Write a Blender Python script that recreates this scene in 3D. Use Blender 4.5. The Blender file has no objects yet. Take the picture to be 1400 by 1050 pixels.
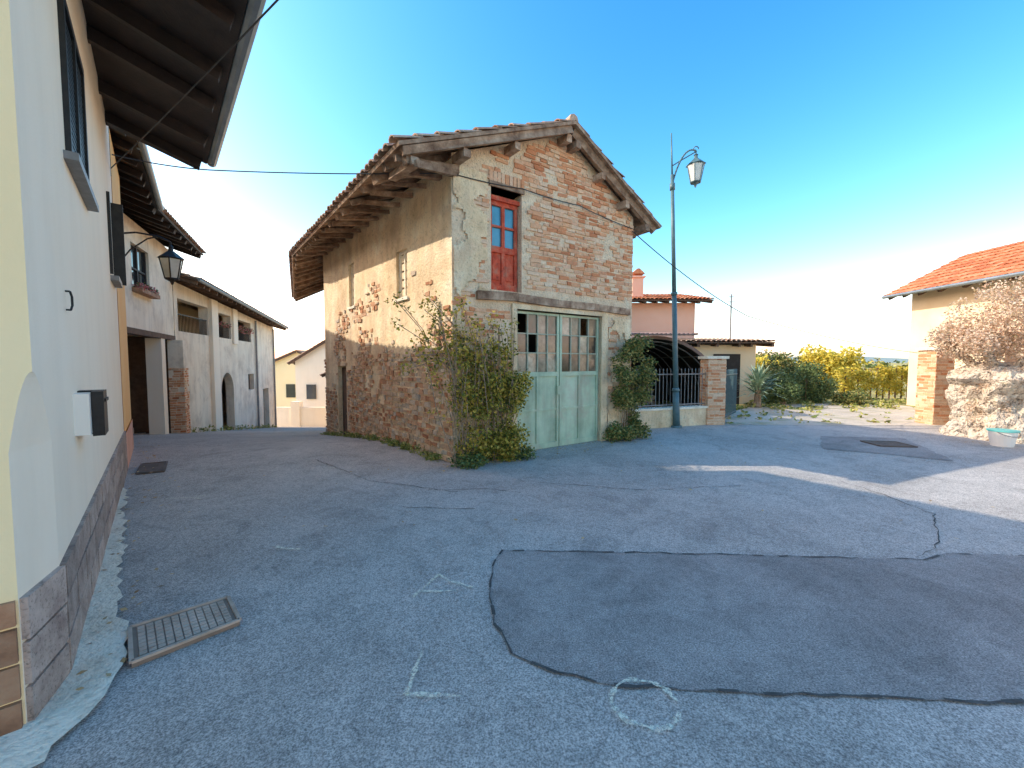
import bpy, math, random
from mathutils import Vector, noise
random.seed(7)
S=bpy.context.scene
# ---------------------------------------------------------------- helpers
def sstep(a,b,x):
    t=max(0,min(1,(x-a)/(b-a))); return t*t*(3-2*t)
def g(x,y):
    sd=(x+.916)*-.762+(y-6.33)*-.64
    sd2=(x+5.2)*-.916+(y-11.44)*-.4
    m=sstep(-1.6,-.1,max(sd,sd2))
    d=y-8.3
    d=d if d>1 else (0 if d<-1 else (d+1)**2/4)
    return -min(.145*d,3.3)*m
class MB:
    def __init__(s): s.v=[];s.f=[]
    def poly(s,pts):
        n=len(s.v); s.v+= [tuple(p) for p in pts]; s.f.append(tuple(range(n,n+len(pts))))
    def hexa(s,p):
        n=len(s.v); s.v+=[tuple(q) for q in p]
        for f in ((3,2,1,0),(4,5,6,7),(0,1,5,4),(1,2,6,5),(2,3,7,6),(3,0,4,7)): s.f.append(tuple(n+i for i in f))
    def box(s,x0,x1,y0,y1,z0,z1):
        s.hexa([(x0,y0,z0),(x1,y0,z0),(x1,y1,z0),(x0,y1,z0),(x0,y0,z1),(x1,y0,z1),(x1,y1,z1),(x0,y1,z1)])
    def beam(s,a,b,w,h,up=(0,0,1),jit=0):
        a=Vector(a);b=Vector(b);d=(b-a).normalized();up=Vector(up)
        if abs(d.dot(up))>.98: up=Vector((0,1,0))
        r=d.cross(up).normalized()*w/2; u=r.cross(d).normalized()*h/2
        j=lambda:Vector((random.uniform(-jit,jit),random.uniform(-jit,jit),random.uniform(-jit,jit))) if jit else Vector((0,0,0))
        s.hexa([a-r-u+j(),a+r-u+j(),b+r-u+j(),b-r-u+j(),a-r+u+j(),a+r+u+j(),b+r+u+j(),b-r+u+j()])
    def cyl(s,a,b,r0,r1=None,n=10,cap=True):
        r1=r0 if r1 is None else r1
        a=Vector(a);b=Vector(b);d=(b-a).normalized();t=Vector((0,0,1)) if abs(d.z)<.9 else Vector((1,0,0))
        x=d.cross(t).normalized();y=d.cross(x)
        k=len(s.v)
        for c,r in((a,r0),(b,r1)):
            for i in range(n):
                q=i*2*math.pi/n; s.v.append(tuple(c+x*math.cos(q)*r+y*math.sin(q)*r))
        for i in range(n): s.f.append((k+i,k+(i+1)%n,k+n+(i+1)%n,k+n+i))
        if cap: s.f.append(tuple(k+i for i in range(n))[::-1]); s.f.append(tuple(k+n+i for i in range(n)))
    def tube(s,pts,r,n=6):
        for a,b in zip(pts[:-1],pts[1:]): s.cyl(a,b,r,r,n)
    def obj(s,name,mat,parent=None,smooth=False):
        me=bpy.data.meshes.new(name); me.from_pydata(s.v,[],s.f); me.update()
        if smooth:
            for p in me.polygons: p.use_smooth=True
        me.materials.append(mat)
        o=bpy.data.objects.new(name,me); S.collection.objects.link(o)
        if parent: o.parent=parent
        return o
def empty(name):
    o=bpy.data.objects.new(name,None); S.collection.objects.link(o); return o

# ---------------------------------------------------------------- materials
def new(name):
    m=bpy.data.materials.new(name); m.use_nodes=True; nt=m.node_tree
    return m,nt,nt.nodes['Principled BSDF']
def ramp(nt,cols,fac,lo=.3,hi=.7):
    r=nt.nodes.new('ShaderNodeValToRGB'); e=r.color_ramp.elements
    n=len(cols)
    while len(e)<n: e.new(.5)
    for i,c in enumerate(cols):
        e[i].position=lo+(hi-lo)*i/max(1,n-1); e[i].color=(*c,1)
    nt.links.new(fac,r.inputs[0]); return r.outputs[0]
def nz(nt,scale,detail=4,rough=.6,co=None,dist=0):
    n=nt.nodes.new('ShaderNodeTexNoise'); n.inputs['Scale'].default_value=scale; n.inputs['Detail'].default_value=detail
    n.inputs['Roughness'].default_value=rough; n.inputs['Distortion'].default_value=dist
    if co: nt.links.new(co,n.inputs['Vector'])
    return n.outputs['Fac']
def mix(nt,t,a,b,fac):
    m=nt.nodes.new('ShaderNodeMix'); m.data_type='RGBA'; m.blend_type=t
    for s,i in((a,6),(b,7)):
        if isinstance(s,tuple): m.inputs[i].default_value=(*s,1)
        else: nt.links.new(s,m.inputs[i])
    if isinstance(fac,(int,float)): m.inputs[0].default_value=fac
    else: nt.links.new(fac,m.inputs[0])
    return m.outputs[2]
def bump(nt,b,h,strength,dist=.02):
    n=nt.nodes.new('ShaderNodeBump'); n.inputs['Strength'].default_value=strength; n.inputs['Distance'].default_value=dist
    nt.links.new(h,n.inputs['Height']); nt.links.new(n.outputs[0],b.inputs['Normal'])
def obco(nt,scale=None):
    t=nt.nodes.new('ShaderNodeTexCoord'); o=t.outputs['Object']
    if scale:
        m=nt.nodes.new('ShaderNodeMapping'); m.inputs['Scale'].default_value=scale; nt.links.new(o,m.inputs[0]); o=m.outputs[0]
    return o
def M(name,cols,scale=2,rough=.85,bs=40,bstr=.3,bd=.01,fine=None,stretch=None,metal=0,island=0,lo=.3,hi=.7,stain=None,streak=None):
    m,nt,b=new(name); co=obco(nt,stretch)
    c=ramp(nt,cols,nz(nt,scale,5,.65,co),lo,hi)
    if fine:
        c=mix(nt,'MULTIPLY',c,ramp(nt,[(fine,)*3,(1,1,1),(1.0,1.0,1.0)],nz(nt,bs,2,.7,co),.3,.62),1)
    if stain:
        c=mix(nt,'MIX',c,stain,ramp(nt,[(0,0,0),(.85,)*3],nz(nt,scale*.6+.3,7,.7,co,.5),.5,.68))
    if streak:
        c=mix(nt,'MULTIPLY',c,ramp(nt,[(streak,)*3,(1,1,1)],nz(nt,3.2,4,.7,obco(nt,(1,1,.12))),.36,.56),1)
    if island:
        ge=nt.nodes.new('ShaderNodeNewGeometry')
        c=mix(nt,'MULTIPLY',c,ramp(nt,[(1-island,)*3,(1,1,1)],ge.outputs['Random Per Island'],0,1),1)
    nt.links.new(c,b.inputs['Base Color']); b.inputs['Roughness'].default_value=rough; b.inputs['Metallic'].default_value=metal
    if bstr: bump(nt,b,nz(nt,bs,2,.7,co),bstr,bd)
    return m
def Misl(name,cols,rough=.85,nscale=30,b_=True,lo=.55):
    m,nt,b=new(name); ge=nt.nodes.new('ShaderNodeNewGeometry')
    c=ramp(nt,cols,ge.outputs['Random Per Island'],0,1)
    c=mix(nt,'MULTIPLY',c,ramp(nt,[(lo,)*3,(1,1,1)],nz(nt,nscale,4,.7,obco(nt))),1)
    nt.links.new(c,b.inputs['Base Color']); b.inputs['Roughness'].default_value=rough
    if b_: bump(nt,b,nz(nt,nscale*2,2,.7,obco(nt)),.4,.008)
    return m
def Mleaf(name,cols,trans=0): 
    m,nt,b=new(name); ge=nt.nodes.new('ShaderNodeNewGeometry')
    c=ramp(nt,cols,ge.outputs['Random Per Island'],0,1)
    nt.links.new(c,b.inputs['Base Color']); b.inputs['Roughness'].default_value=.65
    if trans:
        t=nt.nodes.new('ShaderNodeBsdfTranslucent'); nt.links.new(c,t.inputs[0]); x=nt.nodes.new('ShaderNodeMixShader'); x.inputs[0].default_value=trans
        nt.links.new(b.outputs[0],x.inputs[1]); nt.links.new(t.outputs[0],x.inputs[2]); nt.links.new(x.outputs[0],nt.nodes['Material Output'].inputs[0])
    return m
def asphalt(name,base,var):
    m,nt,b=new(name); co=obco(nt)
    c=ramp(nt,[tuple(k*(1-var) for k in base),base,tuple(k*(1+var) for k in base)],nz(nt,.45,7,.7,co,.5),.34,.66)
    c=mix(nt,'MULTIPLY',c,ramp(nt,[(.45,)*3,(.97,)*3,(1.5,)*3],nz(nt,110,2,.8,co),.34,.66),1)
    c=mix(nt,'MULTIPLY',c,ramp(nt,[(.8,)*3,(1,)*3,(1.12,)*3],nz(nt,30,3,.8,co),.35,.65),1)
    c=mix(nt,'MULTIPLY',c,ramp(nt,[(.78,)*3,(1,)*3],nz(nt,2.2,7,.75,co,1),.36,.52),1)
    nt.links.new(c,b.inputs['Base Color']); b.inputs['Roughness'].default_value=.88
    bump(nt,b,nz(nt,110,2,.8,co),.4,.006); return m

m_asph=asphalt('asphalt',(.47,.42,.37),.18)
m_asph2=asphalt('asphalt_patch',(.34,.3,.27),.3)
m_seam=M('tar_seam',[(.05,.045,.04),(.11,.1,.09)],20)
def paint():
    m,nt,b=new('worn_paint');co=obco(nt)
    b.inputs['Base Color'].default_value=(.93,.86,.66,1)
    nt.links.new(ramp(nt,[(.05,)*3,(.85,)*3],nz(nt,60,4,.8,co),.4,.56),b.inputs['Alpha']);return m
m_paint=paint()
m_conc=M('pale_concrete',[(.72,.6,.44),(.9,.8,.62),(.93,.85,.68)],3,bs=30,bstr=.6,bd=.03,fine=.72)
m_white=M('white_plaster',[(.93,.81,.63),(.95,.86,.7)],.8,bs=60,bstr=.2,streak=.96)
m_white2=M('old_white_plaster',[(.7,.59,.45),(.89,.78,.61),(.92,.83,.67)],1.1,bs=25,bstr=.35,stain=(.6,.51,.4),streak=.85)
m_cream=M('cream_plaster',[(.94,.75,.42),(.94,.79,.48)],.8,bs=60,bstr=.2)
m_orange=M('orange_plaster',[(.92,.5,.17),(.93,.58,.25)],1.2,bs=50)
m_pinkpl=M('pink_plinth',[(.66,.33,.22),(.78,.44,.32)],2)
m_brownsheet=M('brown_sheet',[(.2,.12,.09),(.32,.2,.15)],2)
m_pink=M('pink_plaster',[(.88,.46,.3),(.9,.54,.38)],.8)
m_beige=M('beige_plaster',[(.82,.63,.39),(.9,.75,.52)],1)
m_plas=M('weathered_plaster',[(.62,.42,.23),(.83,.61,.36),(.91,.71,.45),(.94,.81,.57)],1.7,bs=22,bstr=.7,bd=.03,fine=.72,stain=(.66,.44,.27),streak=.84)
m_mort=M('lime_mortar',[(.68,.48,.3),(.9,.71,.48)],4,bs=30,bstr=.8,bd=.03,fine=.65)
m_brick=Misl('old_brick',[(.6,.2,.08),(.82,.35,.16),(.86,.46,.25),(.9,.62,.4),(.74,.3,.14),(.93,.72,.5),(.84,.41,.21)],.9,22,lo=.66)
m_brick2=Misl('rubble_brick',[(.46,.18,.08),(.66,.34,.17),(.78,.54,.34),(.64,.27,.12),(.86,.68,.48),(.56,.44,.32),(.74,.44,.24),(.66,.56,.44)],.9,22,lo=.58)
m_tile=Misl('weathered_roof_tile',[(.38,.21,.12),(.6,.35,.22),(.72,.5,.35),(.5,.33,.22),(.78,.6,.45)],.9,18)
m_tiler=Misl('red_roof_tile',[(.58,.16,.06),(.78,.28,.12),(.82,.37,.18)],.85,12)
m_wood=M('weathered_wood',[(.17,.09,.05),(.4,.25,.155),(.66,.48,.33)],6,bs=50,bstr=.6,island=.5)
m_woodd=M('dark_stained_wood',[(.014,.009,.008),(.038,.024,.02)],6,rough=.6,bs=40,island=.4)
m_woodm=M('brown_wood',[(.1,.055,.035),(.2,.125,.08)],6,island=.4)
m_red=M('red_painted_wood',[(.36,.045,.02),(.62,.085,.035),(.66,.19,.1)],9,bs=60,bstr=.5,stain=(.4,.2,.13))
m_green=M('pale_green_metal',[(.36,.46,.31),(.48,.6,.41),(.56,.66,.47)],2.2,rough=.55,bs=50,bstr=.15,stain=(.5,.45,.32),streak=.78)
m_greenf=M('rusty_green_frame',[(.3,.33,.24),(.4,.42,.3),(.5,.4,.28)],7,rough=.7,bs=50,bstr=.2)
m_iron=M('black_iron',[(.012,.013,.014),(.03,.03,.03)],10,rough=.5,metal=.3,bstr=0)
m_teal=M('teal_painted_iron',[(.07,.13,.14),(.11,.19,.2)],8,rough=.45,bstr=0)
m_ironl=M('grey_iron',[(.17,.17,.17),(.27,.27,.27)],10,rough=.5,metal=.4,bstr=0)
m_gutter=M('grey_gutter',[(.2,.24,.26),(.32,.36,.38)],3,rough=.4,metal=.5,bstr=0)
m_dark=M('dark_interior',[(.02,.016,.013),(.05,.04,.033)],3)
m_stone1=M('brown_plinth_stone',[(.26,.12,.06),(.46,.24,.13),(.56,.34,.2)],5,rough=.7,bs=35,bstr=.5,island=.45)
m_stone2=M('grey_plinth_stone',[(.28,.2,.17),(.46,.36,.3),(.6,.48,.41)],7,rough=.8,bs=60,bstr=.6,fine=.5,island=.35)
m_grass=M('dry_grass',[(.17,.17,.04),(.42,.34,.1),(.6,.48,.2)],.9,bs=25,bstr=.8,bd=.04,fine=.5)
m_gravel=M('pale_gravel',[(.5,.42,.32),(.72,.62,.49)],1.5,bs=40,bstr=.8,bd=.02,fine=.55,stain=(.36,.32,.15))
m_cast=M('cast_iron_cover',[(.34,.24,.17),(.5,.38,.29),(.62,.48,.38)],5,rough=.6,bs=60,bstr=.3)
m_cast1=M('cover_frame_iron',[(.2,.14,.1),(.3,.22,.16)],5,rough=.6,bs=60,bstr=.3)
m_cast2=M('dark_cover',[(.1,.07,.05),(.17,.125,.1)],5,rough=.7)
m_wp=M('white_plastic',[(.86,.82,.74),(.9,.86,.78)],2,rough=.4,bstr=0)
m_tp=M('teal_plastic',[(.12,.46,.42),(.16,.55,.5)],2,rough=.4,bstr=0)
m_hill=M('distant_hills',[(.18,.24,.22),(.28,.34,.3)],.01,bstr=0)  # bluish green has the distance haze mixed into its colour
m_bark=M('bark',[(.18,.11,.07),(.38,.27,.18),(.54,.41,.29)],6,bs=18,bstr=1,bd=.06)
m_barkp=M('pale_lichen_bark',[(.3,.22,.15),(.56,.44,.33),(.74,.62,.48),(.42,.34,.2)],7,bs=14,bstr=1,bd=.1,fine=.35)
m_cable=M('cable_rubber',[(.03,.03,.03),(.07,.07,.07)],5,bstr=0)
def glass(name,c,r=.06):
    m,nt,b=new(name); cc=ramp(nt,[tuple(k*.6 for k in c),c],nz(nt,3,3,.6,obco(nt)))
    nt.links.new(cc,b.inputs['Base Color']); b.inputs['Roughness'].default_value=r; b.inputs['Specular IOR Level'].default_value=.9
    return m
m_glass=glass('window_glass',(.07,.3,.42)); m_glassd=glass('dark_glass',(.04,.05,.055))  # blue of the window glass is reflected sky put into its base colour
m_pane=Misl('dust_reflection_pane',[(.04,.035,.03),(.5,.36,.24),(.07,.06,.05),(.85,.72,.52),(.16,.12,.09),(.04,.035,.03),(.75,.62,.45)],.08,3.5,False,lo=.25)  # pale tones paint dust and white reflections into the pane colour
m_lglass=glass('lantern_glass',(.6,.65,.62),.15)
L1=Mleaf('rose_leaves',[(.06,.08,.015),(.18,.2,.03),(.5,.42,.06),(.72,.5,.1),(.22,.23,.035)],.3)
L2=Mleaf('ivy_leaves',[(.035,.07,.018),(.1,.15,.03),(.24,.24,.06),(.38,.28,.08)])
L3=Mleaf('dry_pink_leaves',[(.56,.34,.2),(.8,.58,.41),(.88,.72,.55),(.44,.33,.17)],.25)
L4=Mleaf('yellow_leaves',[(.55,.46,.05),(.85,.66,.09),(.4,.38,.06),(.9,.7,.14)],.3)
L5=Mleaf('shrub_leaves',[(.05,.09,.025),(.13,.19,.05),(.08,.13,.05),(.22,.26,.07)])
L6=Mleaf('yucca_leaves',[(.15,.24,.16),(.32,.42,.28),(.42,.48,.3)])
L7=Mleaf('flower_petals',[(.6,.1,.1),(.7,.3,.3),(.08,.15,.03),(.05,.1,.02)])
L8=Mleaf('grass_blades',[(.12,.17,.03),(.32,.33,.07),(.5,.42,.14)])
L9=Mleaf('fallen_leaf',[(.3,.16,.06),(.5,.3,.12),(.6,.42,.2),(.22,.15,.08)])

# ---------------------------------------------------------------- ground
def axis(lo,hi,step,far):
    a=[];x=lo
    while x<=hi+1e-6: a.append(round(x,4)); x+=step
    s=step;x=hi;r=[]
    while x<far: s*=1.6; x+=s; r.append(x)
    s=step;x=lo;l=[]
    while x>-far: s*=1.6; x-=s; l.append(x)
    return l[::-1]+a+r
xs=axis(-28,24,.5,3000); ys=axis(-12,42,.5,3000)
mb=MB()
for y in ys:
    for x in xs: mb.v.append((x,y,g(x,y)))
n=len(xs)
for j in range(len(ys)-1):
    for i in range(n-1): mb.f.append((j*n+i,j*n+i+1,(j+1)*n+i+1,(j+1)*n+i))
mb.obj('ground',m_grass,smooth=True)
mb=MB(); idx={}
def vid(i,j):
    if (i,j) not in idx: idx[(i,j)]=len(mb.v); mb.v.append((xs[i],ys[j],g(xs[i],ys[j])+.012))
    return idx[(i,j)]
for j in range(len(ys)-1):
    for i in range(n-1):
        cx=(xs[i]+xs[i+1])/2; cy=(ys[j]+ys[j+1])/2
        if -24<cx<24 and -12<cy<38 and (cy<10.5 or cx<-4+ -.3*(cy-10)):
            mb.f.append((vid(i,j),vid(i+1,j),vid(i+1,j+1),vid(i,j+1)))
mb.obj('road',m_asph,smooth=True)
def sheet(name,pts,mat,z,jag=0,parent=None):
    out=[]
    for (x0,y0),(x1,y1) in zip(pts,pts[1:]+pts[:1]):
        L=math.hypot(x1-x0,y1-y0); k=max(1,int(L/.09)) if jag else 1
        for q in range(k):
            t=q/k; out.append((x0+(x1-x0)*t+random.uniform(-jag,jag),y0+(y1-y0)*t+random.uniform(-jag,jag),z))
    b=MB(); b.poly(out); o=b.obj(name,mat,parent)
    return o,out
sheet('gravel_yard',[(5.3,10.3),(11.2,10.1),(14.2,9.9),(14.2,16),(9,15),(6.6,12.6)],m_gravel,.018,.05)
pp=[(-.09,3.37),(1.6,3.30),(3.28,3.2),(3.6,3.3),(9,3.0),(9,1.3),(2.39,1.82),(1.2,1.88),(.5,1.93),(.22,2.0),(0,2.13),(-.1,2.4),(-.158,2.68),(-.14,3.1)]
_,pout=sheet('asphalt_patch',pp,m_asph2,.018,.012)
def strip(mb,pts,w,z,jw=.4):
    for k in range(len(pts)-1):
        a=Vector(pts[k][:2]);b=Vector(pts[k+1][:2]);d=(b-a)
        if d.length<1e-5: continue
        d.normalize();nn=Vector((-d.y,d.x))*w*.5*(1+random.uniform(-jw,jw))
        mb.poly([(*(a-nn),z),(*(b-nn),z),(*(b+nn),z),(*(a+nn),z)])
mb=MB(); strip(mb,pout+[pout[0]],.012,.0225,.9)
def wob(pts,j=.02,st=.08):
    o=[]
    for (x0,y0),(x1,y1) in zip(pts[:-1],pts[1:]):
        k=max(1,int(math.hypot(x1-x0,y1-y0)/st))
        for q in range(k): o.append((x0+(x1-x0)*q/k+random.uniform(-j,j),y0+(y1-y0)*q/k+random.uniform(-j,j)))
    o.append(pts[-1]); return o
for c in ([(3.3,3.25),(3.83,3.58),(4.4,4.2),(4.45,4.9),(4.37,5.36)],[(-.9,5.0),(-.3,5.05),(.1,4.9)],[(-3.2,6.6),(-1.9,5.4),(-.6,4.9)],[(-1.2,4.4),(-.4,4.35)],[(.1,5.4),(1.6,5.0),(3.0,5.2)]):
    strip(mb,wob(c),.008,.0175,.9)
mb.obj('tar_seams',m_seam)
mb=MB()
for c in ([(-.493,2.16),(-.505,1.87),(-.235,1.855)],[(-.665,2.68),(-.547,2.97),(-.45,2.88),(-.27,2.79)],[(-.63,2.74),(-.47,2.75),(-.36,2.76)],[(-2.08,3.46),(-1.95,3.4),(-1.78,3.38)],[(-4.0,4.66),(-3.75,4.7),(-3.6,4.8)],[(-3.75,4.7),(-3.6,4.66)],[(-2.9,6.0),(-2.6,6.05)],[(2.6,4.9),(2.9,4.85)]):
    strip(mb,wob(c,.004,.05),.02,.0235,.6)
strip(mb,[(.617+.15*math.cos(q*.21)+random.uniform(-.006,.006),1.82+.135*math.sin(q*.21)+random.uniform(-.006,.006)) for q in range(29)],.024,.0245,.7)
mb.obj('road_paint_marks',m_paint)
kp=[(-1.85,1.5),(-1.93,1.85),(-2.0,2.05),(-2.24,2.32),(-2.42,2.42),(-2.75,2.8),(-3.42,3.55),(-4.15,4.28),(-4.75,5.0),(-4.95,5.0),(-3.6,3.45),(-2.4,2.05),(-2.2,1.4),(-3,.7),(-2.6,.3)]
sheet('concrete_kerb',kp,m_conc,.04,.03)
mb=MB()
def litter(n,fn):
    for _ in range(n):
        x,y=fn();z=g(x,y)+.03;s=random.uniform(.01,.028);q=random.uniform(0,6.3);u=Vector((math.cos(q),math.sin(q),random.uniform(-.3,.3)))*s;w=Vector((-math.sin(q),math.cos(q),random.uniform(-.3,.3)))*s*.6;p=Vector((x,y,z+.012))
        mb.poly([p-u,p-w,p+u,p+w])
litter(260,lambda:(lambda a,o:(-.916+.825*a+.566*o,6.33+.566*a-.825*o))(random.uniform(-.4,4.4),abs(random.gauss(.15,.35))+.05))
litter(160,lambda:(lambda k,o:(-2.246-.654*k+.756*o,1.98+.756*k+.654*o))(random.uniform(-.2,8),abs(random.gauss(.1,.2))+.05))
litter(80,lambda:(random.uniform(-4,8),random.uniform(3,9)))
litter(200,lambda:(random.uniform(8.8,11),random.uniform(7.2,9.4)))
mb.obj('fallen_leaves',L9)
def cover(name,c,mat,z,nx=7,ny=5,fm=None):
    e=empty(name); b=MB(); P=[Vector((*q,z)) for q in c]
    b.hexa([p-Vector((0,0,.03)) for p in P]+P); b.obj('frame',fm or m_cast2,e)
    b=MB()
    def q(u,v): return (P[0]*(1-u)+P[1]*u)*(1-v)+(P[3]*(1-u)+P[2]*u)*v
    for i in range(nx):
        for j in range(ny):
            u0=.06+.88*(i+.09)/nx;u1=.06+.88*(i+.91)/nx;v0=.07+.86*(j+.09)/ny;v1=.07+.86*(j+.91)/ny
            a=[q(u0,v0),q(u1,v0),q(u1,v1),q(u0,v1)]
            b.hexa(a+[p+Vector((0,0,.006)) for p in a])
    b.obj('tread_pattern',mat,e)
    b=MB(); rim=[q(0,0),q(1,0),q(1,1),q(0,1),q(0,0)]
    for a,c2 in zip(rim[:-1],rim[1:]): b.beam(a+Vector((0,0,.004)),c2+Vector((0,0,.004)),.02,.014)
    b.obj('rim',mat,e)
cover('manhole_cover',[(-1.97,2.04),(-1.642,2.39),(-1.878,2.63),(-2.24,2.32)],m_cast,.045,11,8,m_cast1)
cover('storm_drain_cover',[(-5.3,5.7),(-5.02,5.84),(-5.45,6.4),(-5.72,6.25)],m_cast2,.025,4,6)
sheet('asphalt_patch',[(6.6,8.7),(8.16,8.46),(7.08,6.46),(6.4,7.0),(5.67,7.4)],m_asph2,.018,.02)
cover('manhole_cover',[(6.9,7.6),(7.5,7.5),(7.55,8.0),(6.95,8.1)],m_cast2,.03,5,5)

# ---------------------------------------------------------------- building parts
def wall(mb,p0,p1,zb,zt,ops=[],depth=.22,brk=[],nrm=None,back=None):
    p0=Vector(p0);p1=Vector(p1);L=(p1-p0).length;d=(p1-p0)/L
    nrm=Vector(nrm) if nrm else Vector((d.y,-d.x))
    zf=zt if callable(zt) else (lambda a:zt)
    A=sorted(set([0,L]+[o[0] for o in ops]+[o[1] for o in ops]+brk))
    zm=min(zf(a) for a in A)
    Z=sorted(set([zb]+[z for o in ops for z in o[2:4] if zb<z<zm]+[zm]))
    pt=lambda a,z,o=0:(p0.x+d.x*a-nrm.x*o,p0.y+d.y*a-nrm.y*o,z)
    for a0,a1 in zip(A[:-1],A[1:]):
        for z0,z1 in zip(Z[:-1],Z[1:]):
            am=(a0+a1)/2;zz=(z0+z1)/2
            if any(o[0]<am<o[1] and o[2]<zz<o[3] for o in ops): continue
            mb.poly([pt(a0,z0),pt(a1,z0),pt(a1,z1),pt(a0,z1)])
        if zf(a0)>zm+.001 or zf(a1)>zm+.001:
            mb.poly([pt(a0,zm),pt(a1,zm),pt(a1,zf(a1)),pt(a0,zf(a0))])
    for o in ops:
        a0,a1,z0,z1=o[:4]; D=depth
        for q in ([(a0,z0),(a0,z1)],[(a1,z1),(a1,z0)],[(a0,z1),(a1,z1)],[(a1,z0),(a0,z0)]):
            mb.poly([pt(*q[0]),pt(*q[1]),pt(*q[1],D),pt(*q[0],D)])
    return pt
def rect(mb,pt,a0,a1,z0,z1,o):
    mb.poly([pt(a0,z0,o),pt(a1,z0,o),pt(a1,z1,o),pt(a0,z1,o)])
def bar(mb,pt,a0,a1,z0,z1,o0,o1):
    mb.hexa([pt(a0,z0,o0),pt(a1,z0,o0),pt(a1,z0,o1),pt(a0,z0,o1),pt(a0,z1,o0),pt(a1,z1,o0),pt(a1,z1,o1),pt(a0,z1,o1)])
def bricks(mb,pt,a0,a1,z0,z1,test,bl=.24,bh=.062,out=.012,wild=0):
    z=z0
    while z<z1:
        a=a0-random.uniform(0,bl)
        H_=bh*(1+wild*random.uniform(-.25,.3))
        while a<a1:
            l=bl*random.choice([1,1,.5,.95,1.05])*random.uniform(.9,1.05)
            if wild and random.random()<wild: l=bl*random.uniform(.3,.9)
            c0=max(a,a0);c1=min(a+l-.012,a1)
            if c1-c0>.03 and test((c0+c1)/2,z+H_/2,c0,c1,z,z+H_):
                J=.006+.009*wild
                j=lambda:random.uniform(-J,J)
                o=-random.uniform(.002,out); h=H_*random.uniform(.82-.2*wild,1)
                p=[pt(c0+j(),z+j(),.02),pt(c1+j(),z+j(),.02),pt(c1+j(),z+j(),o+j()*.3),pt(c0+j(),z+j(),o+j()*.3)]
                q=[pt(c0+j(),z+h+j(),.02),pt(c1+j(),z+h+j(),.02),pt(c1+j(),z+h+j(),o+j()*.3),pt(c0+j(),z+h+j(),o+j()*.3)]
                mb.hexa(p+q)
            a+=l
        z+=H_+.013
def roof(parent,eA,eB,rA,rB,tmat,wmat,raf=.6,rw=.09,rh=.12,under=.05,cw=.19,rl=.36,jit=.01):
    eA,eB,rA,rB=map(Vector,(eA,eB,rA,rB))
    P=lambda u,v:(eA*(1-u)+eB*u)*(1-v)+(rA*(1-u)+rB*u)*v
    N=(eB-eA).cross(rA-eA).normalized()
    if N.z<0:N=-N
    b=MB(); b.hexa([eA-N*under,eB-N*under,rB-N*under,rA-N*under,eA,eB,rB,rA]); b.obj('roof_boards',wmat,parent)
    if raf:
        b=MB();k=max(2,int((eB-eA).length/raf))
        for i in range(k+1):
            u=.01+.98*i/k+random.uniform(-.2,.2)/k*(1 if 0<i<k else 0)
            off=-N*(under+rh/2+.002)
            b.beam(P(u,.012)+off,P(u,.97)+off,rw*random.uniform(.8,1.2),rh,N,jit)
        b.obj('rafters',wmat,parent)
    b=MB(); nc=int((eB-eA).length/cw)+1; nr=int((rA-eA).length/rl)+1
    sdir=(eB-eA).normalized()
    for i in range(nc):
        for j in range(nr):
            u=(i+.5)/nc; v0=max(j/nr-.012,-.02);v1=min(1,(j+1.12)/nr)
            jj=lambda:random.uniform(-jit,jit)
            a=P(u,v0)+sdir*jj()+N*(.045+jj()*.6);c=P(u,v1)+sdir*jj()+N*(.012)
            R=(P((i+1)/nc,v0)-P(i/nc,v0)).length*.5; R2=R*.82
            k=len(b.v)
            for cen,rr in((a,R),(c,R2)):
                for s in range(6):
                    q=math.pi*s/5
                    b.v.append(tuple(cen+sdir*(-math.cos(q)*rr)+N*(math.sin(q)*rr*.62-.012)))
            for s in range(5): b.f.append((k+s,k+s+1,k+6+s+1,k+6+s))
            k2=len(b.v)
            for s in range(6):
                q=math.pi*s/5; b.v.append(tuple(a+sdir*(-math.cos(q)*(R-.018))+N*(math.sin(q)*(R*.62-.018)-.012)))
            for s in range(5): b.f.append((k+s,k2+s,k2+s+1,k+s+1))
    for i in range(nc):
        for j in range(nr):
            a0=P(i/nc-.35/nc if i else 0,j/nr)+N*.012;a1=P((i+.4)/nc,j/nr)+N*.012
            c0=P(i/nc-.35/nc if i else 0,(j+1)/nr)+N*.004;c1=P((i+.4)/nc,(j+1)/nr)+N*.004
            b.poly([a0,a1,c1,c0])
    b.obj('roof_tiles',tmat,parent)
    return P,N
def ridgecap(parent,a,b_,mat):
    a=Vector(a);b_=Vector(b_);n=int((b_-a).length/.38)+1;b=MB()
    for i in range(n):
        p=a.lerp(b_,i/n);q=a.lerp(b_,(i+1.1)/n)
        b.cyl(p+Vector((0,0,random.uniform(.0,.02))),q,.1,.08,8)
    b.obj('ridge_tiles',mat,parent)
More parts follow.
